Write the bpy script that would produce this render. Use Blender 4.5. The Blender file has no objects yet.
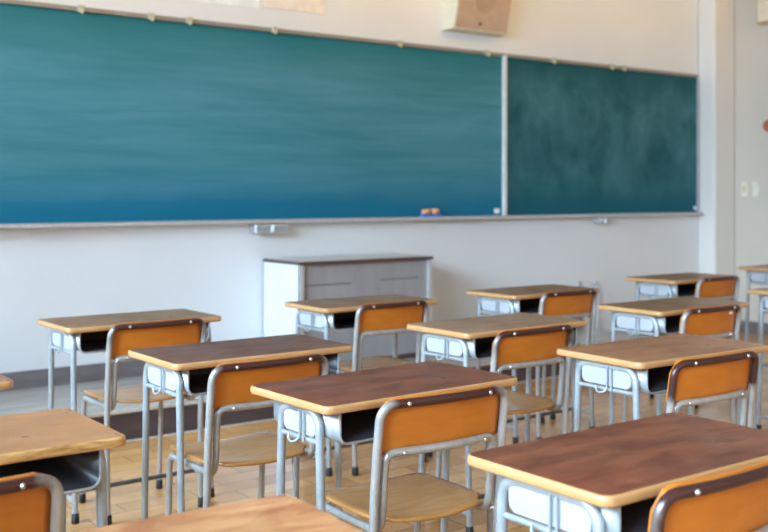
import bpy, bmesh, math, random
from mathutils import Vector, Matrix
random.seed(7)
S = bpy.context.scene
COL = S.collection
R = math.radians

# ------------------------------------------------------------------ camera
cd = bpy.data.cameras.new('camera'); cam = bpy.data.objects.new('camera', cd); COL.objects.link(cam)
cam.location = (0, 0, 1.173)
cam.rotation_euler = (R(90), 0, R(-36.443))
cd.sensor_width = 36; cd.sensor_fit = 'HORIZONTAL'; cd.lens = 48.37
cd.shift_y = -72.0 / 768; cd.clip_start = 0.05
cd.dof.use_dof = True; cd.dof.focus_distance = 2.45; cd.dof.aperture_fstop = 4.0
S.camera = cam

# ------------------------------------------------------------------ view
S.view_settings.view_transform = 'Standard'; S.view_settings.look = 'None'
S.view_settings.gamma = 1; S.view_settings.use_curve_mapping = False
S.view_settings.exposure = 0.0

# ------------------------------------------------------------------ sky, daylight and added fill lights
W = bpy.data.worlds.new('sky'); S.world = W; W.use_nodes = True
wn = W.node_tree.nodes; wl = W.node_tree.links; wn.clear()
wo = wn.new('ShaderNodeOutputWorld'); wb = wn.new('ShaderNodeBackground')
tc = wn.new('ShaderNodeTexCoord'); sp = wn.new('ShaderNodeSeparateXYZ'); rp = wn.new('ShaderNodeValToRGB')
wl.new(tc.outputs['Generated'], sp.inputs[0]); wl.new(sp.outputs['Z'], rp.inputs[0])
rp.color_ramp.elements[0].position = 0.0; rp.color_ramp.elements[0].color = (.62, .52, .38, 1)
rp.color_ramp.elements[1].position = 0.04; rp.color_ramp.elements[1].color = (.78, .9, 1.0, 1)
wl.new(rp.outputs[0], wb.inputs['Color']); wb.inputs['Strength'].default_value = 1.5
wl.new(wb.outputs[0], wo.inputs[0])

def area(name, loc, direction, sx, sy, power, color, spread=180):
    l = bpy.data.lights.new(name, 'AREA'); l.shape = 'RECTANGLE'; l.size = sx; l.size_y = sy
    l.energy = power; l.color = color; l.spread = R(spread)
    o = bpy.data.objects.new(name, l); COL.objects.link(o); o.location = loc
    o.rotation_euler = Vector(direction).to_track_quat('-Z', 'Y').to_euler()
    return o
WX0, WX1, WY0, WY1, WZ = -1.35, 7.66, -3.6, 5.49, 3.05      # room box
WINS = [(-3.1, -1.2), (-.9, 1.0), (1.3, 3.2), (3.5, 5.0)]    # window openings along the left wall
for a, b in WINS:
    area('daylight', (WX0 - 1.5, (a + b) / 2, 3.3), (1, .45, -.5), b - a + .6, 2.6, 440 * (b - a), (.50, .75, 1.0), 150)
    area('ground_bounce', (WX0 - .45, (a + b) / 2, 1.1), (1, .1, .75), b - a, 1.0, 16 * (b - a), (1.0, .74, .46), 140)
area('back_fill', (3.4, WY0 + .35, 2.2), (.05, 1, -.2), 6.0, 1.4, 45, (1.0, .95, .90))  # added fill inside the room by the back wall, no corridor opening there
for x, pw in ((1.6, 5), (4.2, 4.5), (6.5, 2.6)):
    area('warm_wall_fill', (x, 4.2, WZ - .2), (.12, 1, -.02), 2.3, .12, pw, (1.0, .62, .18), 95)  # added warm fills tinting the wall above the board, no real fixtures

# ------------------------------------------------------------------ materials
def mat(name, color, rough=.5, metal=0.0, spec=.5, coat=0.0, coat_rough=.1):
    m = bpy.data.materials.new(name); m.use_nodes = True
    b = m.node_tree.nodes['Principled BSDF']
    b.inputs['Base Color'].default_value = (*color, 1); b.inputs['Roughness'].default_value = rough
    b.inputs['Metallic'].default_value = metal; b.inputs['Specular IOR Level'].default_value = spec
    b.inputs['Coat Weight'].default_value = coat; b.inputs['Coat Roughness'].default_value = coat_rough
    return m
def nd(m, t): return m.node_tree.nodes.new(t)
def lk(m, a, b): m.node_tree.links.new(a, b)
def noise(m, scale, detail=4, stretch=(1, 1, 1), rough=.55, coord='Object', dist=0.0):
    c = nd(m, 'ShaderNodeTexCoord'); mp = nd(m, 'ShaderNodeMapping'); n = nd(m, 'ShaderNodeTexNoise')
    mp.inputs['Scale'].default_value = stretch
    lk(m, c.outputs[coord], mp.inputs[0]); lk(m, mp.outputs[0], n.inputs['Vector'])
    n.inputs['Scale'].default_value = scale; n.inputs['Detail'].default_value = detail
    n.inputs['Roughness'].default_value = rough; n.inputs['Distortion'].default_value = dist
    return n.outputs['Fac'], mp
def ramp(m, fac, stops):
    r = nd(m, 'ShaderNodeValToRGB'); lk(m, fac, r.inputs[0]); e = r.color_ramp.elements
    while len(e) < len(stops): e.new(.5)
    for el, (p, c) in zip(e, stops):
        el.position = p; el.color = (*c, 1) if len(c) == 3 else c
    return r.outputs[0]
def mix(m, fac, a, b, blend='MIX'):
    x = nd(m, 'ShaderNodeMix'); x.data_type = 'RGBA'; x.blend_type = blend
    if isinstance(fac, (int, float)): x.inputs['Factor'].default_value = fac
    else: lk(m, fac, x.inputs['Factor'])
    for v, i in ((a, 6), (b, 7)):
        if isinstance(v, tuple): x.inputs[i].default_value = (*v, 1)
        else: lk(m, v, x.inputs[i])
    return x.outputs[2]
def bc(m, out): lk(m, out, m.node_tree.nodes['Principled BSDF'].inputs['Base Color'])
def inp(m, name, out): lk(m, out, m.node_tree.nodes['Principled BSDF'].inputs[name])
def bump(m, fac, s=.1, d=.002):
    b = nd(m, 'ShaderNodeBump'); b.inputs['Strength'].default_value = s; b.inputs['Distance'].default_value = d
    lk(m, fac, b.inputs['Height']); inp(m, 'Normal', b.outputs[0])

def wall_mat(name, a, b):
    m = mat(name, a, .62)
    f, _ = noise(m, 1.3, 5); bc(m, ramp(m, f, [(.3, a), (.7, b)]))
    g, _ = noise(m, 60, 3); bump(m, g, .06)
    return m
M_WALL = wall_mat('plaster', (.75, .755, .76), (.80, .805, .81))
M_PILLAR = wall_mat('pillar_paint', (.76, .73, .69), (.80, .77, .73))
M_CEIL = wall_mat('ceiling_board', (.74, .66, .54), (.78, .70, .58))

M_FLOOR = mat('parquet', (.5, .32, .16), .22, spec=.5)
def build_floor(m):
    c = nd(m, 'ShaderNodeTexCoord'); b = nd(m, 'ShaderNodeTexBrick')
    b.inputs['Scale'].default_value = 1; b.inputs['Brick Width'].default_value = .30; b.inputs['Row Height'].default_value = .11
    b.inputs['Mortar Size'].default_value = .0022; b.inputs['Mortar Smooth'].default_value = .2; b.inputs['Bias'].default_value = 0
    b.inputs['Color1'].default_value = (.80, .46, .19, 1); b.inputs['Color2'].default_value = (.58, .30, .11, 1)
    b.inputs['Mortar'].default_value = (.20, .12, .06, 1)
    lk(m, c.outputs['Object'], b.inputs['Vector'])
    f, _ = noise(m, 6, 5, (1, 7, 1)); g, _ = noise(m, 1.1, 3)
    k = mix(m, .35, b.outputs['Color'], ramp(m, f, [(.3, (.72, .62, .5)), (.7, (1.12, 1.08, 1.0))]), 'MULTIPLY')
    bc(m, mix(m, .5, k, ramp(m, g, [(.35, (.82, .76, .7)), (.65, (1.15, 1.1, 1.05))]), 'MULTIPLY'))
    inp(m, 'Roughness', ramp(m, g, [(.3, (.10,) * 3), (.7, (.26,) * 3)]))
build_floor(M_FLOOR)

def laminate(name, a, b, scratch=(.6, .45, .38), amount=.25, rough=.30):
    m = mat(name, a, rough, spec=.32)
    f, _ = noise(m, 7, 7, (1, 2.6, 1), .65, dist=.6)
    g, _ = noise(m, 2.2, 3)
    col = ramp(m, f, [(.34, a), (.68, b)])
    col = mix(m, .6, col, ramp(m, g, [(.3, (.68, .64, .6)), (.7, (1.28, 1.25, 1.2))]), 'MULTIPLY')
    h, mp = noise(m, 26, 6, (.35, 3.5, 1), .7, dist=1.2); mp.inputs['Rotation'].default_value = (0, 0, .5)
    s = ramp(m, h, [(.60, (0, 0, 0)), (.74, (amount,) * 3)])
    bc(m, mix(m, s, col, scratch))
    k, _ = noise(m, 5, 5); inp(m, 'Roughness', ramp(m, k, [(.3, (rough - .07,) * 3), (.7, (rough + .12,) * 3)]))
    return m
L_DARK = laminate('top_dark_brown', (.095, .034, .022), (.22, .090, .054))
L_MAROON = laminate('top_red_brown', (.095, .020, .010), (.26, .074, .033))
L_MID = laminate('top_mid_brown', (.26, .105, .045), (.42, .195, .095))
L_TAN = laminate('top_grey_tan', (.27, .15, .085), (.38, .225, .135))
L_ORANGE = laminate('top_orange_tan', (.40, .17, .065), (.50, .235, .10), (.75, .5, .3))
L_STREAK = laminate('top_streaked_orange', (.40, .12, .04), (.74, .40, .18), (.8, .5, .28), .3)
L_FRONT = laminate('top_worn_brown', (.19, .095, .038), (.31, .17, .075))

M_EDGE = mat('plywood_edge', (.7, .4, .12), .36, spec=.6, coat=.5, coat_rough=.3)
f, _ = noise(M_EDGE, 9, 4, (1, 1, 1)); g, _ = noise(M_EDGE, 3, 2)
bc(M_EDGE, mix(M_EDGE, f, (.58, .33, .14), (.47, .225, .075)))
M_CHIP = mat('chipped_plywood_edge', (.6, .36, .14), .6)
f, _ = noise(M_CHIP, 40, 6, (.5, .5, 6), .7); bc(M_CHIP, ramp(M_CHIP, f, [(.35, (.28, .12, .03)), (.55, (.66, .38, .13)), (.8, (.74, .5, .24))]))

def orange_ply(name, a, b):
    m = mat(name, a, .33, spec=.5)
    f, _ = noise(m, 10, 5, (.5, 1, 3.2)); g, _ = noise(m, 7, 2)
    c = ramp(m, f, [(.3, a), (.7, b)])
    bc(m, mix(m, .5, c, ramp(m, g, [(.3, (.8, .74, .66)), (.7, (1.15, 1.15, 1.1))]), 'MULTIPLY'))
    return m
M_BACK = orange_ply('orange_plywood', (.50, .142, .013), (.60, .192, .020))
M_SEAT = mat('seat_plywood', (.38, .24, .12), .24, spec=.5, coat=.12)
f, _ = noise(M_SEAT, 12, 5, (1, 4, 1)); bc(M_SEAT, ramp(M_SEAT, f, [(.3, (.41, .165, .042)), (.7, (.50, .235, .07))]))

M_LEG = mat('grey_blue_tube_paint', (.40, .45, .48), .34, .35, .5)
f, _ = noise(M_LEG, 35, 5); bc(M_LEG, ramp(M_LEG, f, [(.3, (.32, .355, .375)), (.7, (.44, .475, .495))]))
M_CHAIR = mat('worn_chair_tube', (.45, .45, .44), .32, .45, .5)
f, _ = noise(M_CHAIR, 30, 6, (1, 1, .5), .7); g, _ = noise(M_CHAIR, 7, 3)
c1 = ramp(M_CHAIR, f, [(.3, (.34, .33, .31)), (.62, (.48, .47, .45)), (.8, (.33, .24, .17))])
bc(M_CHAIR, c1)
# back frame tube: brown lacquer along its top run, worn to grey down the sides
M_BACKTUBE = mat('brown_worn_tube', (.1, .05, .04), .32, .42, .5)
def build_tube(m):
    c = nd(m, 'ShaderNodeTexCoord'); s = nd(m, 'ShaderNodeSeparateXYZ'); lk(m, c.outputs['Object'], s.inputs[0])
    n, _ = noise(m, 22, 4)
    at = nd(m, 'ShaderNodeAttribute'); at.attribute_type = 'OBJECT'; at.attribute_name = 'lacquer'
    def shift(sock, k):
        q = nd(m, 'ShaderNodeMath'); q.operation = 'MULTIPLY_ADD'; lk(m, at.outputs['Fac'], q.inputs[0]); q.inputs[1].default_value = k; lk(m, sock, q.inputs[2]); return q.outputs[0]
    a = nd(m, 'ShaderNodeMath'); a.operation = 'MULTIPLY_ADD'; a.inputs[1].default_value = .07; lk(m, n, a.inputs[0]); lk(m, s.outputs['Z'], a.inputs[2])
    fac = ramp(m, shift(a.outputs[0], .07), [(.690, (0, 0, 0)), (.722, (1, 1, 1))])
    ax = nd(m, 'ShaderNodeMath'); ax.operation = 'ABSOLUTE'; lk(m, s.outputs['X'], ax.inputs[0])
    ay = nd(m, 'ShaderNodeMath'); ay.operation = 'MULTIPLY_ADD'; ay.inputs[1].default_value = .05; lk(m, n, ay.inputs[0]); lk(m, ax.outputs[0], ay.inputs[2])
    fac = mix(m, 1.0, fac, ramp(m, shift(ay.outputs[0], -.06), [(.158, (1, 1, 1)), (.192, (0, 0, 0))]), 'MULTIPLY')
    f2, _ = noise(m, 30, 6, (1, 1, .5), .7)
    grey = ramp(m, f2, [(.3, (.34, .33, .31)), (.62, (.48, .47, .45)), (.82, (.32, .23, .16))])
    bc(m, mix(m, fac, grey, (.075, .030, .026)))
build_tube(M_BACKTUBE)
M_RUST = mat('rusty_tube', (.3, .2, .12), .5, .3); f, _ = noise(M_RUST, 25, 6); bc(M_RUST, ramp(M_RUST, f, [(.4, (.45, .42, .38)), (.6, (.24, .12, .06))]))
M_PANEL = mat('white_steel_panel', (.62, .64, .68), .38); f, _ = noise(M_PANEL, 9, 4); bc(M_PANEL, ramp(M_PANEL, f, [(.3, (.38, .39, .41)), (.7, (.46, .47, .49))]))
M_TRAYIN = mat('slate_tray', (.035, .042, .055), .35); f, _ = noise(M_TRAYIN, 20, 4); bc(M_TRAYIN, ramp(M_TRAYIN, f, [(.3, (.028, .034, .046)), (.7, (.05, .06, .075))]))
M_BAR = mat('dark_crossbar', (.10, .085, .08), .4, .3); f, _ = noise(M_BAR, 20, 4); bc(M_BAR, ramp(M_BAR, f, [(.3, (.08, .07, .065)), (.7, (.14, .12, .115))]))
M_RUB = mat('black_rubber', (.012, .012, .014), .55); f, _ = noise(M_RUB, 50, 2); bc(M_RUB, ramp(M_RUB, f, [(.3, (.01, .01, .012)), (.7, (.02, .02, .022))]))
M_BOLT = mat('steel_bolt', (.62, .60, .56), .25, .8); f, _ = noise(M_BOLT, 90, 2); inp(M_BOLT, 'Roughness', ramp(M_BOLT, f, [(.3, (.2,) * 3), (.7, (.4,) * 3)]))
M_ALU = mat('aluminium', (.60, .61, .62), .35, .55); f, _ = noise(M_ALU, 12, 3, (4, 1, 1)); bc(M_ALU, ramp(M_ALU, f, [(.3, (.55, .56, .58)), (.7, (.68, .69, .70))]))

def board_mat(name, base, deep, dust, z0, z1, streak, amt, seed, blot=.55):
    m = mat(name, base, .50, spec=.2)
    c = nd(m, 'ShaderNodeTexCoord'); s = nd(m, 'ShaderNodeSeparateXYZ'); lk(m, c.outputs['Object'], s.inputs[0])
    mr = nd(m, 'ShaderNodeMapRange'); mr.inputs['From Min'].default_value = z0; mr.inputs['From Max'].default_value = z1
    n0, mp0 = noise(m, 1.2, 3); mp0.inputs['Location'].default_value = (seed, 0, seed)
    ad = nd(m, 'ShaderNodeMath'); ad.operation = 'MULTIPLY_ADD'; ad.inputs[1].default_value = .18; ad.inputs[2].default_value = -.09
    lk(m, n0, ad.inputs[0]); a2 = nd(m, 'ShaderNodeMath'); lk(m, ad.outputs[0], a2.inputs[0]); lk(m, s.outputs['Z'], a2.inputs[1])
    lk(m, a2.outputs[0], mr.inputs['Value'])
    h = mr.outputs[0]
    n1, mp1 = noise(m, 3.0, 7, streak, .62, dist=.3); mp1.inputs['Location'].default_value = (seed * 3, 0, seed)
    d = ramp(m, n1, [(.36, (0, 0, 0)), (.68, (1, 1, 1))])
    # wiped chalk film: heaviest across the middle, thinner along the foot and head of the board
    film = ramp(m, h, [(0, (.0,) * 3), (.09, (.06,) * 3), (.17, (.34,) * 3), (.45, (.50,) * 3), (.7, (.62,) * 3), (.88, (.30,) * 3), (1, (.05,) * 3)])
    mm = mix(m, 1.0, film, mix(m, blot, (1.0, 1.0, 1.0), d, 'MULTIPLY'), 'MULTIPLY')
    am = mix(m, 1.0, mm, (amt, amt, amt), 'MULTIPLY')
    ground = mix(m, ramp(m, h, [(.08, (1, 1, 1)), (.32, (0, 0, 0))]), base, deep)
    bc(m, mix(m, am, ground, dust))
    return m
M_BOARDL = board_mat('chalk_film_board', (.012, .160, .185), (.004, .15, .25), (.17, .40, .50), 1.02, 2.17, (.30, 1, 3.6), 1.0, 3)
M_BOARDR = board_mat('green_board', (.005, .085, .100), (.003, .105, .14), (.10, .27, .31), 1.02, 2.17, (1.1, 1, .8), 1.2, 11, .9)

M_PLATF = mat('platform_riser', (.075, .05, .052), .4); f, _ = noise(M_PLATF, 5, 4, (1, 1, 5)); bc(M_PLATF, ramp(M_PLATF, f, [(.3, (.068, .045, .047)), (.7, (.10, .072, .074))]))
M_PLATT = mat('platform_top', (.36, .34, .31), .25, spec=.6); f, _ = noise(M_PLATT, 3, 5, (1, 8, 1)); bc(M_PLATT, ramp(M_PLATT, f, [(.3, (.32, .29, .245)), (.7, (.46, .43, .385))]))
M_STRIP = mat('pale_strip', (.6, .56, .5), .5); f, _ = noise(M_STRIP, 30, 2); bc(M_STRIP, ramp(M_STRIP, f, [(.3, (.55, .5, .44)), (.7, (.66, .62, .56))]))
M_BASE = mat('grey_skirting', (.17, .145, .15), .4); f, _ = noise(M_BASE, 6, 4, (1, 1, 4)); bc(M_BASE, ramp(M_BASE, f, [(.3, (.15, .125, .13)), (.7, (.21, .18, .185))]))
M_LECT = mat('lectern_grey', (.42, .41, .42), .5); f, _ = noise(M_LECT, 3, 4, (4, 4, 1)); bc(M_LECT, ramp(M_LECT, f, [(.3, (.30, .285, .29)), (.7, (.36, .345, .35))]))
M_LECTS = mat('lectern_white', (.68, .69, .71), .5); f, _ = noise(M_LECTS, 4, 3); bc(M_LECTS, ramp(M_LECTS, f, [(.3, (.64, .65, .67)), (.7, (.72, .73, .75))]))
M_LECTB = mat('lectern_dark_edge', (.075, .04, .035), .4); f, _ = noise(M_LECTB, 9, 3); bc(M_LECTB, ramp(M_LECTB, f, [(.3, (.06, .03, .026)), (.7, (.10, .055, .045))]))
M_LECTT = mat('lectern_pale_top', (.55, .52, .47), .3); f, _ = noise(M_LECTT, 6, 3); bc(M_LECTT, ramp(M_LECTT, f, [(.3, (.5, .47, .42)), (.7, (.6, .57, .52))]))
def flat(name, c, rough=.5, var=.08, metal=0.0):
    m = mat(name, c, rough, metal); f, _ = noise(m, 14, 3)
    bc(m, ramp(m, f, [(.3, tuple(x * (1 - var) for x in c)), (.7, tuple(min(1, x * (1 + var)) for x in c))])); return m
M_SPK = flat('speaker_pink_beige', (.50, .35, .255)); M_SPKS = flat('speaker_cream_side', (.74, .68, .52)); M_SPKG = flat('speaker_grille', (.44, .30, .215))
M_PAPER = flat('paper', (.86, .90, .92), .7); M_PAPER2 = flat('pink_paper', (.86, .76, .68), .7)
M_CLIP = flat('cream_clip', (.48, .45, .36), .4); M_SWITCH = flat('switch_cream', (.78, .75, .62), .4); M_YEL = flat('yellow_plastic', (.60, .54, .28), .4)
M_ORG = flat('orange_felt', (.90, .42, .20), .8); M_BLUE = flat('blue_plastic', (.05, .17, .55), .4)
M_RED = flat('red_brown_plastic', (.45, .12, .07), .5); M_TANBOX = flat('tan_box', (.55, .38, .24), .5)
M_WFRAME = flat('window_aluminium', (.5, .5, .5), .4, .05, .5)
M_GLASS = bpy.data.materials.new('window_glass'); M_GLASS.use_nodes = True
gn = M_GLASS.node_tree.nodes; gn.clear(); go = gn.new('ShaderNodeOutputMaterial'); gm = gn.new('ShaderNodeMixShader')
gt = gn.new('ShaderNodeBsdfTransparent'); gg = gn.new('ShaderNodeBsdfGlossy'); gf = gn.new('ShaderNodeFresnel'); gg.inputs['Roughness'].default_value = .02
M_GLASS.node_tree.links.new(gf.outputs[0], gm.inputs[0]); M_GLASS.node_tree.links.new(gt.outputs[0], gm.inputs[1])
M_GLASS.node_tree.links.new(gg.outputs[0], gm.inputs[2]); M_GLASS.node_tree.links.new(gm.outputs[0], go.inputs[0])

# ------------------------------------------------------------------ mesh helpers
def box(bm, x0, x1, y0, y1, z0, z1, mi=0):
    v = [bm.verts.new((x, y, z)) for x in (x0, x1) for y in (y0, y1) for z in (z0, z1)]
    for q in ((0, 1, 3, 2), (4, 6, 7, 5), (0, 4, 5, 1), (2, 3, 7, 6), (0, 2, 6, 4), (1, 5, 7, 3)):
        f = bm.faces.new([v[i] for i in q]); f.material_index = mi
def round_path(pts, rads, n=7):
    """polyline with filleted corners; rads per inner point"""
    P = [Vector(p) for p in pts]; out = [P[0]]
    for i in range(1, len(P) - 1):
        r = rads[i - 1] if isinstance(rads, (list, tuple)) else rads
        a, b = (P[i - 1] - P[i]), (P[i + 1] - P[i])
        if r <= 0: out.append(P[i]); continue
        la, lb = a.length, b.length; a.normalize(); b.normalize()
        ang = a.angle(b); t = min(r / math.tan(ang / 2), la * .49, lb * .49)
        A = P[i] + a * t; B = P[i] + b * t
        for k in range(n + 1):
            u = k / n; out.append(A * (1 - u) ** 2 + P[i] * 2 * u * (1 - u) + B * u * u)
    out.append(P[-1]); return out
def tube(bm, path, r, seg=14, caps=True, mi=0):
    P = [Vector(p) for p in path]; rings = []; up = None
    for i, p in enumerate(P):
        t = (P[min(i + 1, len(P) - 1)] - P[max(i - 1, 0)]).normalized()
        if up is None:
            up = t.orthogonal().normalized()
        else:
            up = (up - t * up.dot(t)).normalized()
        s = t.cross(up)
        rr = r[i] if isinstance(r, (list, tuple)) else r
        rings.append([bm.verts.new(p + (up * math.cos(2 * math.pi * k / seg) + s * math.sin(2 * math.pi * k / seg)) * rr) for k in range(seg)])
    for a, b in zip(rings, rings[1:]):
        for k in range(seg):
            f = bm.faces.new((a[k], a[(k + 1) % seg], b[(k + 1) % seg], b[k])); f.smooth = True; f.material_index = mi
    if caps:
        # caps on their own vertices, so the long sides keep their round shading
        for ring in (rings[0][::-1], rings[-1]):
            bm.faces.new([bm.verts.new(v.co) for v in ring]).material_index = mi
def rrect(w, d, r, n=6, cx=0, cy=0):
    pts = []
    for sx, sy, a0 in ((1, 1, 0), (-1, 1, 90), (-1, -1, 180), (1, -1, 270)):
        for k in range(n + 1):
            a = R(a0 + 90 * k / n)
            pts.append((cx + sx * (w / 2 - r) + r * math.cos(a), cy + sy * (d / 2 - r) + r * math.sin(a)))
    return pts
def obj(name, bm, mats, parent=None, bevel=0, smooth=False, segs=3):
    bmesh.ops.recalc_face_normals(bm, faces=bm.faces)
    me = bpy.data.meshes.new(name); bm.to_mesh(me); bm.free()
    for m in (mats if isinstance(mats, (list, tuple)) else [mats]): me.materials.append(m)
    o = bpy.data.objects.new(name, me); COL.objects.link(o)
    if parent: o.parent = parent
    if smooth:
        for p in me.polygons: p.use_smooth = True
    if bevel:
        b = o.modifiers.new('bevel', 'BEVEL'); b.width = bevel; b.segments = segs; b.limit_method = 'ANGLE'; b.angle_limit = R(40)
    return o
def bx(name, x0, x1, y0, y1, z0, z1, m, parent=None, bevel=.002):
    bm = bmesh.new(); box(bm, x0, x1, y0, y1, z0, z1); return obj(name, bm, m, parent, bevel)
def tb(name, path, r, m, parent=None, seg=14):
    bm = bmesh.new(); tube(bm, path, r, seg); return obj(name, bm, m, parent)
def empty(name, loc, rz=0):
    o = bpy.data.objects.new(name, None); COL.objects.link(o); o.location = loc; o.rotation_euler = (0, 0, R(rz)); o.empty_display_size = .1; return o
def tag(o, label=None, cat=None, group=None, kind=None):
    if label: o['label'] = label
    if cat: o['category'] = cat
    if group: o['group'] = group
    if kind: o['kind'] = kind
    return o
def struct(name, x0, x1, y0, y1, z0, z1, m, bevel=0):
    return tag(bx(name, x0, x1, y0, y1, z0, z1, m, None, bevel), kind='structure')
def copy_tree(o, parent=None):
    c = o.copy(); COL.objects.link(c); c.parent = parent
    for ch in list(o.children): copy_tree(ch, c)
    return c

# ------------------------------------------------------------------ room
struct('floor', WX0 - .15, WX1 + .15, WY0 - .15, WY1 + .15, -.1, 0, M_FLOOR)
struct('ceiling', WX0 - .15, WX1 + .15, WY0 - .15, WY1 + .15, WZ, WZ + .12, M_CEIL)
struct('wall_front', WX0 - .15, WX1 + .15, WY1, WY1 + .15, 0, WZ, M_WALL)
struct('wall_right', WX1, WX1 + .15, WY0 - .15, WY1, 0, WZ, wall_mat('beige_plaster', (.60, .54, .46), (.64, .58, .50)))
struct('wall_back', WX0 - .15, WX1 + .15, WY0 - .15, WY0, 0, WZ, M_WALL)
bm = bmesh.new(); Z0, Z1 = .85, 2.75
box(bm, WX0 - .15, WX0, WY0, WY1, 0, Z0); box(bm, WX0 - .15, WX0, WY0, WY1, Z1, WZ)
ys = [WY0] + [v for w in WINS for v in w] + [WY1]
for a, b in zip(ys[::2], ys[1::2]): box(bm, WX0 - .15, WX0, a, b, Z0, Z1)
tag(obj('wall_left', bm, M_WALL), kind='structure')
for i, (a, b) in enumerate(WINS):
    root = tag(empty('window_%d' % (i + 1), (WX0 - .08, (a + b) / 2, Z0)), kind='structure')
    w = (b - a) / 2; h = Z1 - Z0
    bm = bmesh.new()
    for y0, y1 in ((-w, -w + .05), (w - .05, w), (-.03, .03)): box(bm, -.03, .03, y0, y1, 0, h)
    for z0, z1 in ((0, .05), (h - .05, h), (1.25, 1.30)): box(bm, -.028, .028, -w, w, z0, z1)
    obj('window_frame', bm, M_WFRAME, root)
    bm = bmesh.new(); box(bm, -.003, .003, -w + .02, w - .02, .02, h - .02); obj('window_pane', bm, M_GLASS, root)
PX, PY = 7.375, 5.315     # corner pillar
bm = bmesh.new(); box(bm, PX, WX1 - .001, PY, WY1 - .001, .0, WZ)
tag(obj('trim_1', bm, M_PILLAR, None, .02, segs=2), kind='structure')
PE = 5.95                 # platform right end
struct('baseboard_front', PE + .001, PX, WY1 - .012, WY1, 0, .09, M_BASE, .002)
struct('baseboard_platform', WX0, PE, WY1 - .012, WY1, .15, .243, M_BASE, .002)
struct('baseboard_right', WX1 - .012, WX1, WY0, PY - .013, 0, .10, M_BASE, .002)
struct('baseboard_pillar', PX - .012, WX1, PY - .012, PY, 0, .10, M_BASE, .002)
struct('baseboard_pillar_side', PX - .012, PX, PY, WY1 - .012, 0, .10, M_BASE, .002)

# ------------------------------------------------------------------ platform
pf = tag(empty('teacher_platform', (2.4, 5.07, 0)), 'long low dark-sided platform with pale top along the wall below the blackboard', 'platform')
x0, x1, y0, y1 = WX0 + .01 - 2.4, PE - 2.4, 4.665 - 5.07, WY1 - .013 - 5.07
bx('riser', x0, x1 - .01, y0 + .008, y1, 0, .135, M_PLATF, pf)
bx('deck', x0, x1, y0, y1, .135, .15, M_PLATT, pf, .003)
bx('nosing', x0, x1, y0 - .004, y0, .134, .150, M_STRIP, pf, .001)
bx('floor_strip', x0, x1, y0 - .014, y0 + .004, 0, .004, M_STRIP, pf, .001)

# ------------------------------------------------------------------ blackboard
BZ0, BZ1, BL, BD, BR = 1.019, 2.163, .62, 5.095, 7.345
BY = WY1
M_RAIL = flat('brown_grey_rail', (.30, .26, .22), .45)
def board(x0, x1, m, label, bulge):
    r = tag(empty('blackboard', ((x0 + x1) / 2, BY, BZ0)), label, 'blackboard', 'blackboard panels across the front wall'); w = (x1 - x0) / 2
    # slightly curved writing surface
    bm = bmesh.new(); n = 24; prev = None
    for k in range(n + 1):
        u = -1 + 2 * k / n; y = -.02 + bulge * (1 - u * u); x = u * w
        cur = [bm.verts.new(p) for p in ((x, y, BZ0), (x, y, BZ1), (x, -.002, BZ1), (x, -.002, BZ0))]
        if prev:
            for i in range(4): bm.faces.new((prev[i], prev[(i + 1) % 4], cur[(i + 1) % 4], cur[i]))
        else: bm.faces.new(cur)
        prev = cur
    bm.faces.new(prev[::-1])
    s = obj('writing_surface', bm, m, r); s.location = (0, 0, -BZ0)
    bx('top_frame', -w + .0005, w - .0005, -.034, -.002, BZ1 - BZ0 - .002, BZ1 - BZ0 + .022, M_RAIL, r)
    return r
b1 = board(BL, BD, M_BOARDL, 'long left blackboard panel with a hazy chalk film, left of the white divider', .012)
b2 = board(BD, BR, M_BOARDR, 'short right blackboard panel, darker green, between white divider and pillar', .012)
bx('divider', -(BR - BD) / 2 + .0005, -(BR - BD) / 2 + .030, -.042, -.0, .001, BZ1 - BZ0 + .01, flat('white_divider', (.72, .72, .70)), b2)
bx('side_frame', (BR - BD) / 2 - .006, (BR - BD) / 2 + .006, -.034, 0, 0, BZ1 - BZ0 + .012, M_ALU, b2)
bx('label_sticker', (BR - BD) / 2 - .045, (BR - BD) / 2 - .015, -.024, -.019, .02, .05, M_PAPER, b2, 0)
bx('label_sticker', (BD - BL) / 2 - .075, (BD - BL) / 2 - .025, -.023, -.0188, .015, .05, M_PAPER, b1, 0)
tr = tag(empty('chalk_tray', (4.0, BY, BZ0)), 'long grey metal chalk tray along the foot of the blackboard', 'chalk tray')
bx('shelf', BL - 4, BR + .0 - 4 - .02, -.075, 0, -.018, -.006, M_ALU, tr)
bx('lip', BL - 4, BR + .0 - 4 + .0, -.083, -.072, -.022, -.001, M_ALU, tr)
bx('end_cap', BR - 4 - .012, BR - 4 + .002, -.083, 0, -.026, -.001, M_ALU, tr)

def at_wall(px, py, yoff=0.0):
    """point on the front wall seen at a pixel of the 768x532 frame"""
    t = (px - 384) / 1031.8; c, s = math.cos(R(36.443)), math.sin(R(36.443))
    d = (WY1 - yoff) / (c - t * s)
    return d * (s + t * c), 1.173 - (py - 194) / 1031.8 * d
x, _ = at_wall(431, 212, .05)
er = tag(empty('chalkboard_eraser', (x, BY - .045, BZ0 - .004)), 'orange and blue blackboard eraser lying on the chalk tray', 'eraser')
bx('base', -.078, .082, -.026, .026, 0, .024, M_BLUE, er, .003)
bm = bmesh.new()
tube(bm, [(-.075, 0, .034), (-.07, 0, .036), (-.012, 0, .04), (-.006, 0, .038)], [.008, .016, .019, .012], 12)
obj('felt', bm, M_ORG, er)
bm = bmesh.new(); tube(bm, [(.006, 0, .038), (.01, 0, .04), (.06, 0, .04), (.07, 0, .036)], [.012, .019, .019, .012], 12); obj('felt', bm, M_ORG, er)

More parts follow.
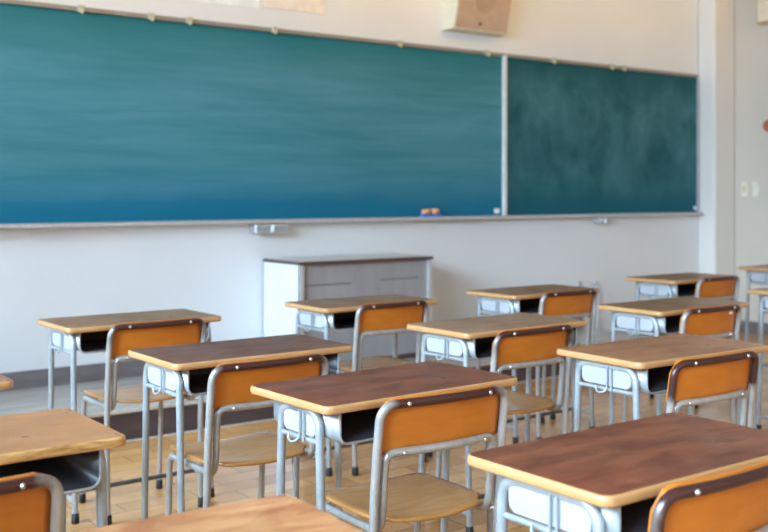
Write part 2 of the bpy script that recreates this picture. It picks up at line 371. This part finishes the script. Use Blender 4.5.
def tray_box(px, py, w, label, h=.055):
    x, z = at_wall(px, py, .05); z = BZ0 - .027 - h / 2
    o = tag(empty('eraser_cleaner_box', (x, BY - .001, z)), label, 'box')
    bx('housing', -w / 2, w / 2, -.08, 0, -h / 2, h / 2, M_ALU, o, .006)
    bx('face_plate', -w / 2 + .01, -w * .06, -.084, -.079, -h * .3, h * .3, M_LEG, o, .001)
    bx('face_plate', w * .06, w / 2 - .01, -.084, -.079, -h * .3, h * .3, M_LEG, o, .001)
    bx('handle', -.008, .008, -.092, -.079, -h * .4, h * .4, M_PAPER, o, .003)
tray_box(270, 227.5, .235, 'wide grey metal box under the left part of the chalk tray')
tray_box(602, 218, .115, 'small grey metal box under the right part of the chalk tray', .045)
clips = [(80, 'first from the left'), (150, 'second from the left'), (188, 'third from the left'), (273, 'left of centre'),
         (398, 'left of the wall speaker'), (486, 'just left of the white divider')]
for px, w in clips:
    x, _ = at_wall(px, 30, .02)
    o = tag(empty('map_clip', (x, BY - .034, BZ1 + .004)), 'small cream clip on the rail above the long blackboard, ' + w, 'clip', 'clips on the blackboard top rail')
    bx('body', -.02, .02, -.014, 0, -.014, .026, M_CLIP, o, .004); bx('hook', -.008, .008, -.022, -.014, -.022, -.002, M_YEL, o, .003)
for px, w in ((552, 'small cream clip on the rail above the right panel, nearest the divider'), (610, 'left one of two cream clips close together above the right panel'), (622, 'right one of two cream clips close together above the right panel')):
    x, _ = at_wall(px, 70, .02)
    o = tag(empty('map_clip', (x, BY - .034, BZ1 + .004)), w, 'clip', 'clips on the blackboard top rail')
    bx('body', -.02, .02, -.014, 0, -.014, .026, M_CLIP, o, .004); bx('hook', -.008, .008, -.022, -.014, -.022, -.002, M_YEL, o, .003)

# ------------------------------------------------------------------ notices and speaker
def notice(name, pxl, pxr, pyb, m, label):
    xa, za = at_wall(pxl, pyb); xb, zb = at_wall(pxr, pyb + (pxr - pxl) * .11)
    tag(bx(name, xa, xb, BY - .006, BY - .0005, za, za + .38, m, None, .001), label, 'notice')
notice('wall_notice', 195, 259, 1.5, M_PAPER, 'white paper notice on the wall above the blackboard, left of pinkish one')
notice('wall_notice', 263, 324, 7.5, M_PAPER2, 'pinkish paper notice on the wall above the blackboard, right of white one')
xs, zs = at_wall(471, 33, .1); sp_ = tag(empty('wall_speaker', (4.80, BY, 2.30)), 'beige wedge-shaped loudspeaker box on the wall above the blackboard', 'speaker')
def wedge(x0, x1, h, d0, d1, y_in=0.0, z0=0.0):
    bm = bmesh.new(); v = [bm.verts.new(p) for p in ((x0, -y_in, z0), (x0, -d0, z0), (x0, -d1, z0 + h), (x0, -y_in, z0 + h), (x1, -y_in, z0), (x1, -d0, z0), (x1, -d1, z0 + h), (x1, -y_in, z0 + h))]
    for q in ((0, 1, 2, 3), (4, 7, 6, 5), (0, 4, 5, 1), (1, 5, 6, 2), (2, 6, 7, 3), (3, 7, 4, 0)): bm.faces.new([v[i] for i in q])
    return bm
SH = .40
obj('cabinet', wedge(-.25, .25, SH, .12, .21), M_SPKS, sp_, .006)
def face(u, v, off):     # point on the sloping front: u across, v up 0..1
    return Vector((u, -(.12 + .09 * v) - off, SH * v - off * .22))
bm = bmesh.new(); pts = [face(u, v, o_) for o_ in (.0, .006) for u, v in ((-.238, .03), (.238, .03), (.238, .97), (-.238, .97))]
v = [bm.verts.new(p) for p in pts]
for q in ((0, 1, 2, 3), (4, 7, 6, 5), (0, 4, 5, 1), (1, 5, 6, 2), (2, 6, 7, 3), (3, 7, 4, 0)): bm.faces.new([v[i] for i in q])
obj('front_cloth', bm, M_SPK, sp_, .002)
n = (face(0, .5, 1) - face(0, .5, 0)).normalized()
bm = bmesh.new(); c = face(.0, .52, .0); tube(bm, [c + n * .004, c + n * .009], .085, 32); obj('grille_disc', bm, M_SPKG, sp_)
bm = bmesh.new(); c = face(-.02, .13, .0); tube(bm, [c + n * .004, c + n * .009], .012, 16); obj('badge', bm, M_LECTB, sp_)

# ------------------------------------------------------------------ right wall fittings
def at_right(px, py):
    t = (px - 384) / 1031.8; c, s = math.cos(R(36.443)), math.sin(R(36.443)); d = WX1 / (s + t * c)
    return d * (c - t * s), 1.173 - (py - 194) / 1031.8 * d
for px, w in ((745, 'left'), (756, 'right')):
    y, z = at_right(px, 189)
    o = tag(empty('light_switch', (WX1, y, z)), w + ' one of the two cream switch plates on the right wall', 'light switch', 'switches on the right wall')
    bx('plate', -.010, -.0005, -.030, .030, -.06, .06, M_SWITCH, o, .003); bx('rocker', -.016, -.009, -.014, .014, -.03, .03, M_YEL if w == 'left' else M_SWITCH, o, .002)
y, z = at_right(767, 126); o = tag(empty('alarm_button', (WX1, y - .03, z)), 'small red-brown round fitting on the right wall near the edge', 'fitting')
bm = bmesh.new(); tube(bm, [(0, 0, 0), (-.03, 0, 0), (-.04, 0, 0)], [.05, .05, .035], 20); obj('dome', bm, M_RED, o); 
y, z = at_right(763, 12); o = tag(empty('wall_cabinet', (WX1, y - .2, z)), 'tan box high on the right wall at the frame edge', 'box')
bx('carcass', -.10, -.0005, -.2, .2, -.11, .3, M_TANBOX, o, .006); bx('cover', -.108, -.099, -.185, .185, -.095, .285, M_SPKS, o, .003)

# ------------------------------------------------------------------ lectern
LX, LY, LH, LW, LD = 3.625, 5.265, .632, .99, .425
le = tag(empty('lectern', (LX, LY, .15)), 'boxy grey lectern with dark-edged top standing before the wall under the blackboard', 'lectern')
w, d = LW / 2, LD / 2
bx('side_panel', -w + .006, -w + .03, -d + .012, d - .005, 0, LH - .02, M_LECTS, le)
bx('side_panel', w - .03, w - .006, -d + .012, d - .005, 0, LH - .02, M_LECTS, le)
bx('front_panel', -w + .03, w - .03, -d + .028, -d + .04, 0.03, LH - .02, M_LECT, le)
for x in (-w + .006, w - .034): bx('corner_post', x, x + .028, -d + .006, -d + .028, 0, LH - .02, M_ALU, le)
bx('plinth', -w + .034, w - .034, -d + .03, -d + .05, 0, .03, M_LECTB, le)
bx('seam', -w + .05, -.12, -d + .0265, -d + .029, LH - .145, LH - .139, M_LECTB, le, 0)
bx('seam', .10, w - .10, -d + .0265, -d + .029, LH - .135, LH - .13, M_LECTB, le, 0)
bx('top_board', -w, w, -d, d, LH - .02, LH - .001, M_LECTB, le, .003)
bx('top_sheet', -w + .008, w - .008, -d + .008, d - .008, LH - .001, LH + .0005, M_LECTT, le, 0)

# ------------------------------------------------------------------ school desk
DW, DD, DH, TT, TR = .612, .345, .70, .020, .0104
NEAR = -DD / 2
def foot(x, y, dx, dy, parent, r=TR):
    """rubber foot round the last 3 cm of a leg ending at (x, y, 0)"""
    bm = bmesh.new(); tube(bm, [(x, y, 0), (x, y, .003), (x + dx * .034, y + dy * .034, .034), (x + dx * .036, y + dy * .036, .036)], [r + .0025, r + .004, r + .0032, r + .001], 14)
    return obj('rubber_foot', bm, M_RUB, parent)
def make_desk():
    root = empty('school_desk', (0, 0, 0))
    # tabletop: rounded slab with softened edge; top face laminate, rim plywood
    bm = bmesh.new(); prof = [(0.0, .004), (.0, -.0), (0, 0)]
    rings = []
    for inset, z in ((.006, DH - TT), (.0015, DH - TT + .0015), (0, DH - TT + .006), (0, DH - .006), (.0015, DH - .0015), (.0045, DH)):
        rings.append([bm.verts.new((x, y, z)) for x, y in rrect(DW - 2 * inset, DD - 2 * inset, .024 - inset)])
    n = len(rings[0])
    for a, b in zip(rings, rings[1:]):
        for k in range(n):
            f = bm.faces.new((a[k], a[(k + 1) % n], b[(k + 1) % n], b[k])); f.material_index = 1; f.smooth = True
    bm.faces.new(rings[0][::-1]).material_index = 1; bm.faces.new(rings[-1]).material_index = 0
    obj('tabletop', bm, [L_DARK, M_EDGE], root)
    lx = DW / 2 - .038; zt = DH - TT - TR - .001; yn, yf = NEAR + .052, NEAR + .275; sp = .022; ym = (yn + yf) / 2
    for s in (-1, 1):
        for y0, d in ((yn, -1), (yf, 1)):
            path = round_path([(s * lx, ym, zt), (s * lx, y0, zt), (s * lx, y0 + d * sp, .01)], .045, 9)
            lg = tb('leg', path, TR, M_LEG, root)
            foot(s * lx, y0 + d * sp, 0, -d * sp / .66, lg)
        # side panel of the book tray, with rounded ends
        bm = bmesh.new(); a = rrect((yf - yn) - .030, .062, .020, 6, ym, DH - TT - .040)
        xa, xb = s * (lx - .008), s * (lx + .004)
        r0 = [bm.verts.new((xa, y, z)) for y, z in a]; r1 = [bm.verts.new((xb, y, z)) for y, z in a]
        bm.faces.new(r0); bm.faces.new(r1[::-1])
        for k in range(len(a)): bm.faces.new((r0[k], r1[k], r1[(k + 1) % len(a)], r0[(k + 1) % len(a)]))
        obj('side_panel', bm, M_PANEL, root, .004)
        # bar under the panel
        tb('side_bar', [(s * lx, yn - .004, .600), (s * lx, yf + .004, .600)], .0062, M_LEG, root, 10)
        # wire bag hook
        hk = [(s * (lx + .010), ym - .012, DH - TT - .012), (s * (lx + .010), ym - .012, .605), (s * (lx + .016), ym - .006, .594), (s * (lx + .020), ym + .008, .590), (s * (lx + .020), ym + .022, .594), (s * (lx + .016), ym + .024, .608)]
        tb('bag_hook', round_path(hk, .01, 4), .0028, M_LEG, root, 8)
        tb('bag_hook', [(s * (lx + .010), ym - .028, DH - TT - .012), (s * (lx + .010), ym - .028, .596)], .0028, M_LEG, root, 8)
        tb('side_stretcher', [(s * lx, yn - sp * .9, .075), (s * lx, yf + sp * .9, .075)], .0075, M_LEG, root, 10)
    tb('crossbar', [(-lx, ym, .075), (lx, ym, .075)], .0085, M_BAR, root, 10)
    # book tray: U section with rounded bottom corners, open towards the chair
    hx = lx - .012; zb, zu = .604, DH - TT - .001
    def usec(hx, zb, r):
        p = [(-hx, zu)] + [(-hx + r - r * math.cos(R(a)), zb + r - r * math.sin(R(a))) for a in range(0, 91, 15)]
        return p + [(-x, z) for x, z in p[::-1]]
    o_ = usec(hx, zb, .024); i_ = usec(hx - .003, zb + .003, .021)
    y0, y1 = NEAR + .022, NEAR + .30
    bm = bmesh.new()
    V = {k: [bm.verts.new((x, y, z)) for x, z in pr] for k, pr, y in (('o0', o_, y0), ('o1', o_, y1), ('i0', i_, y0), ('i1', i_, y1 - .003))}
    for k in range(len(o_) - 1):
        for q, mi in (((V['o0'][k], V['o0'][k + 1], V['o1'][k + 1], V['o1'][k]), 0), ((V['i0'][k], V['i1'][k], V['i1'][k + 1], V['i0'][k + 1]), 1), ((V['o0'][k], V['i0'][k], V['i0'][k + 1], V['o0'][k + 1]), 0)):
            f = bm.faces.new(q); f.material_index = mi; f.smooth = True
    bm.faces.new(V['o1']).material_index = 0; bm.faces.new(V['i1'][::-1]).material_index = 1
    bm.faces.new((V['o0'][0], V['i0'][0], V['i1'][0], V['o1'][0])); bm.faces.new((V['o0'][-1], V['o1'][-1], V['i1'][-1], V['i0'][-1]))
    t = obj('book_tray', bm, [M_LEG, M_TRAYIN], root)
    tb('tray_rim', [(x, y0 - .001, z) for x, z in usec(hx - .001, zb + .001, .023)], .0032, M_LEG, t, 8)
    return root

# ------------------------------------------------------------------ school chair
CW = .183                       # half distance between the back tubes
CT = .702                       # height of the top run (tube axis)
def by(z): return -.085 * (z - .30) ** 2 / .40 - .004 if z > .30 else -.004 - .01 * ((.30 - z) / .30) ** 2
def bulge(x, w): return -.016 * (1 - (x / w) ** 2)
def make_chair():
    root = empty('school_chair', (0, 0, 0))
    # outer tube: arch that carries the backrest
    k = [(-CW, by(.40), .40), (-CW, by(.50), .50), (-CW, by(.60), .60), (-CW, by(CT), CT)]
    top = [(x, by(CT) + bulge(x, CW), CT) for x in (-.10, -.05, 0, .05, .10)]
    pts = k + top + [(-x, y, z) for x, y, z in k[::-1]]
    rads = [0, 0, .045] + [0] * 5 + [.045, 0, 0]
    tb('back_frame', round_path(pts, rads, 9), TR, M_BACKTUBE, root)
    for s in (-1, 1):
        lg = tb('leg', [(s * CW, by(z), z) for z in (.40, .32, .24, .16, .08, .01)], TR, M_CHAIR, root); foot(s * CW, by(0), 0, 0, lg)
    # inner tube: lower backrest rail, down to the seat, forward under it
    IW = CW - .026; zr = .588; yfwd = .272; zs = .402
    a = [(-IW, yfwd, zs), (-IW, by(.42) + .006, zs), (-IW, by(zr) + .004, zr)]
    mid = [(x, by(zr) + bulge(x, IW), zr) for x in (-.09, -.045, 0, .045, .09)]
    pts = a + mid + [(-x, y, z) for x, y, z in a[::-1]]
    tb('seat_frame', round_path(pts, [.045, .028] + [0] * 5 + [.028, .045], 9), TR - .0008, M_CHAIR, root)
    for s in (-1, 1):
        lg = tb('leg', round_path([(s * IW, yfwd - .06, zs), (s * IW, yfwd + .012, zs), (s * IW, yfwd + .03, .01)], .04, 8), TR - .0012, M_CHAIR, root); foot(s * IW, yfwd + .03, 0, -.03, lg, TR - .001)
        tb('brace', [(s * (CW), by(.41), .405), (s * (IW), by(.41) + .03, .403)], .006, M_CHAIR, root, 8)
    tb('front_bar', [(-IW, yfwd - .02, zs), (IW, yfwd - .02, zs)], .007, M_CHAIR, root, 8)
    # backrest: curved plywood on the far side of the tubes
    bm = bmesh.new(); z0, z1, hw = .582, CT + .012, CW - .003; nx, nz = 20, 8; rc = .04; T = .008
    def pt(i, j, off):
        u = -1 + 2 * i / nx; x = u * hw; v = j / nz
        e = max(0, abs(x) - (hw - rc)); ztop = z1 - (rc - math.sqrt(max(0, rc * rc - e * e)))
        eb = max(0, abs(x) - (hw - .012)); zbot = z0 + (.012 - math.sqrt(max(0, .012 ** 2 - eb * eb)))
        z = zbot + (ztop - zbot) * v
        return (x, by(z) + bulge(min(abs(x), CW), CW) + off, z)
    A = [[bm.verts.new(pt(i, j, TR + .001)) for j in range(nz + 1)] for i in range(nx + 1)]
    B = [[bm.verts.new(pt(i, j, TR + .001 + T)) for j in range(nz + 1)] for i in range(nx + 1)]
    for i in range(nx):
        for j in range(nz):
            for G in (A, B):
                f = bm.faces.new((G[i][j], G[i + 1][j], G[i + 1][j + 1], G[i][j + 1])); f.smooth = True
        bm.faces.new((A[i][0], A[i + 1][0], B[i + 1][0], B[i][0])); bm.faces.new((A[i][nz], B[i][nz], B[i + 1][nz], A[i + 1][nz]))
    for j in range(nz):
        bm.faces.new((A[0][j], A[0][j + 1], B[0][j + 1], B[0][j])); bm.faces.new((A[nx][j], B[nx][j], B[nx][j + 1], A[nx][j + 1]))
    bk = obj('backrest', bm, M_BACK, root)
    for x in (-.118, .118):
        for z in (CT, zr):
            bm = bmesh.new(); y = by(z) + bulge(x, CW if z == CT else IW)
            tube(bm, [(x, y - TR + .003, z), (x, y - TR - .001, z), (x, y - TR - .0035, z)], [.005, .005, .0025], 12); obj('bolt', bm, M_BOLT, bk)
    # seat: dished plywood with a bowed rear edge
    bm = bmesh.new(); out = []
    half = [(0, -.034), (.05, -.030), (.10, -.018), (.127, -.012), (.133, .010), (.148, .022), (.164, .040), (.168, .10), (.168, .19), (.165, .262), (.155, .290), (.130, .304), (.08, .309), (0, .311)]
    out = half + [(-x, y) for x, y in half[-2:0:-1]]
    def sz(x, y): return .4145 + .010 * (x / .17) ** 2 + (-.010 * max(0, (y - .24) / .09) ** 2) + .004 * max(0, (.05 - y) / .08)
    rings = []
    for f_, dz in ((.0, 0), (.5, 0), (.85, 0), (.985, 0), (1.0, -.002), (1.0, -.008), (.985, -.010), (.5, -.010), (0, -.010)):
        if f_ == 0: rings.append(bm.verts.new((0, .15, sz(0, .15) + .010 + dz)))
        else: rings.append([bm.verts.new((x * f_, .15 + (y - .15) * f_, sz(x * f_, .15 + (y - .15) * f_) + .010 + dz)) for x, y in out])
    n = len(out)
    for a, b in zip(rings, rings[1:]):
        for k in range(n):
            if not isinstance(a, list): f = bm.faces.new((a, b[k], b[(k + 1) % n]))
            elif not isinstance(b, list): f = bm.faces.new((a[k], b, a[(k + 1) % n]))
            else: f = bm.faces.new((a[k], b[k], b[(k + 1) % n], a[(k + 1) % n]))
            f.smooth = True
    obj('seat', bm, M_SEAT, root)
    return root

# ------------------------------------------------------------------ rows of desks and chairs
desk0 = make_desk(); chair0 = make_chair()
#  x, y, rot, laminate, chair (dx, dy, rot) or None, desk label, chair label
SET = [
 (1.566, 3.754, .4, L_FRONT, (.0, -.045, 0), 'worn brown school desk in the front row, left of the lectern', 'orange-backed school chair at the front-row desk left of the lectern'),
 (2.634, 3.731, 0, L_FRONT, (.01, -.01, 0), 'worn brown school desk in the front row, directly before the lectern', 'orange-backed school chair before the lectern'),
 (3.633, 3.671, 1.2, L_FRONT, (.0, -.03, -1), 'worn brown school desk in the front row, next one right of the lectern', 'orange-backed school chair at the front-row desk just right of the lectern'),
 (4.900, 3.750, 1, L_FRONT, (.02, -.02, 0), 'worn brown school desk in the front row, in front of the pillar', 'orange-backed school chair at the front-row desk before the pillar'),
 (6.148, 3.877, 0, L_MID, (.0, -.02, 0), 'school desk by the right wall, upper one at the right edge', 'school chair mostly hidden at the right edge, tucked under the farther desk'),
 (1.538, 2.819, .2, L_DARK, (-.078, -.10, 0), 'dark purple-brown school desk in the second row, left of centre', 'orange-backed school chair at the dark purple-brown second-row desk'),
 (2.601, 2.813, .7, L_TAN, (-.07, -.05, 0), 'greyish tan shiny school desk in the second row, centre', 'orange-backed school chair at the shiny tan desk, seat showing'),
 (3.655, 2.839, -.2, L_FRONT, (-.06, -.03, 0), 'brown school desk in the second row with pale glare at its right end', 'orange-backed school chair with small white label at the glare-lit second-row desk'),
 (4.782, 2.877, 0, L_MID, None, 'school desk cut by the right edge, lower and nearer of two', ''),
 (.497, 2.829, 0, L_MID, None, 'school desk of which only a small corner shows at the left edge', ''),
 (.492, 2.089, 0, L_ORANGE, (-.09, -.175, 0), 'orange-tan school desk with chipped edge at the left side', 'orange-backed school chair at the lower left corner'),
 (1.556, 2.095, 1.8, L_MAROON, (-.02, -.04, -4), 'reddish brown school desk in the centre of the picture, third row', 'orange-backed school chair in the centre foreground, seat facing the reddish desk'),
 (2.599, 2.057, -1.5, L_MID, (-.072, -.04, 0), 'mid-brown school desk in the third row, right of centre', 'orange-backed school chair at the mid-brown desk right of centre'),
 (.536, 1.250, -3, L_STREAK, None, 'streaky orange-brown school desk cut off by the bottom edge', ''),
 (1.538, 1.258, .3, L_MAROON, (-.055, -.012, -.5), 'large dark red-brown school desk at the lower right, nearest the camera', 'orange-backed school chair cut off at the lower right corner'),
]
GD = 'rows of wooden-topped school desks'; GC = 'orange-backed school chairs at the desks'
for i, (x, y, rz, lam, ch, dl, cl) in enumerate(SET):
    d = desk0 if i == 0 else copy_tree(desk0)
    d.location = (x, y, 0); d.rotation_euler = (0, 0, R(rz)); tag(d, dl, 'desk', GD)
    top = [c for c in d.children if c.name.startswith('tabletop')][0]
    for sl in top.material_slots: sl.link = 'OBJECT'
    top.material_slots[0].material = lam; top.material_slots[1].material = M_CHIP if lam == L_ORANGE else M_EDGE
    if ch:
        wear = {0: .5, 1: .4, 2: .4, 5: .35, 6: .6, 7: .3, 12: 1.0, 14: .8}.get(i, .1)
        c = chair0 if i == 0 else copy_tree(chair0)
        a = R(rz); lx, ly = ch[0], NEAR + ch[1]
        c.location = (x + lx * math.cos(a) - ly * math.sin(a), y + lx * math.sin(a) + ly * math.cos(a), 0)
        c.rotation_euler = (0, 0, R(rz + ch[2])); tag(c, cl, 'chair', GC)
        [q for q in c.children if q.name.startswith('back_frame')][0]['lacquer'] = wear
        if 'white label' in cl:
            k = bx('label_sticker', .115, .137, -.0, .001, .672, .683, M_PAPER, c, 0); k.location = (0, by(.68) + bulge(.126, CW) + TR - .001, 0)

# the centre desk has a narrower leg frame than its neighbours
d = [o for o in bpy.data.objects if o.get('label') == SET[11][5]][0]
ym = NEAR + (.052 + .275) / 2
for c in d.children:
    k = c.name.split('.')[0]
    if k == 'leg':
        near = min(v.co.y for v in c.data.vertices) < ym - .05
        c.location.y += .033 if near else -.033
    elif k in ('side_panel', 'side_bar', 'side_stretcher'):
        f = .70; c.scale.y = f; c.location.y = ym * (1 - f)
# fittings low on the front wall, seen just over the desk right of the lectern
x, z = at_wall(579, 284); o = tag(empty('wall_socket', (x, BY, z)), 'small grey socket low on the front wall behind the front-row desk', 'socket')
bx('plate', -.024, .024, -.012, -.0005, -.04, .02, M_ALU, o, .003); bx('socket_face', -.012, .012, -.015, -.011, -.03, .006, M_LEG, o, .001)
x, z = at_wall(594, 281); o = tag(empty('cable_pipe', (x, BY, z)), 'short bent grey pipe low on the front wall, right of the small socket', 'pipe')
tb('tube', round_path([(-.028, -.001, -.012), (-.028, -.03, -.012), (.012, -.03, -.012), (.012, -.03, -z + .01)], [.012, .02], 6), .010, M_ALU, o, 10)
bx('floor_collar', -.008, .032, -.05, -.014, -z, -z + .02, M_ALU, o, .003)
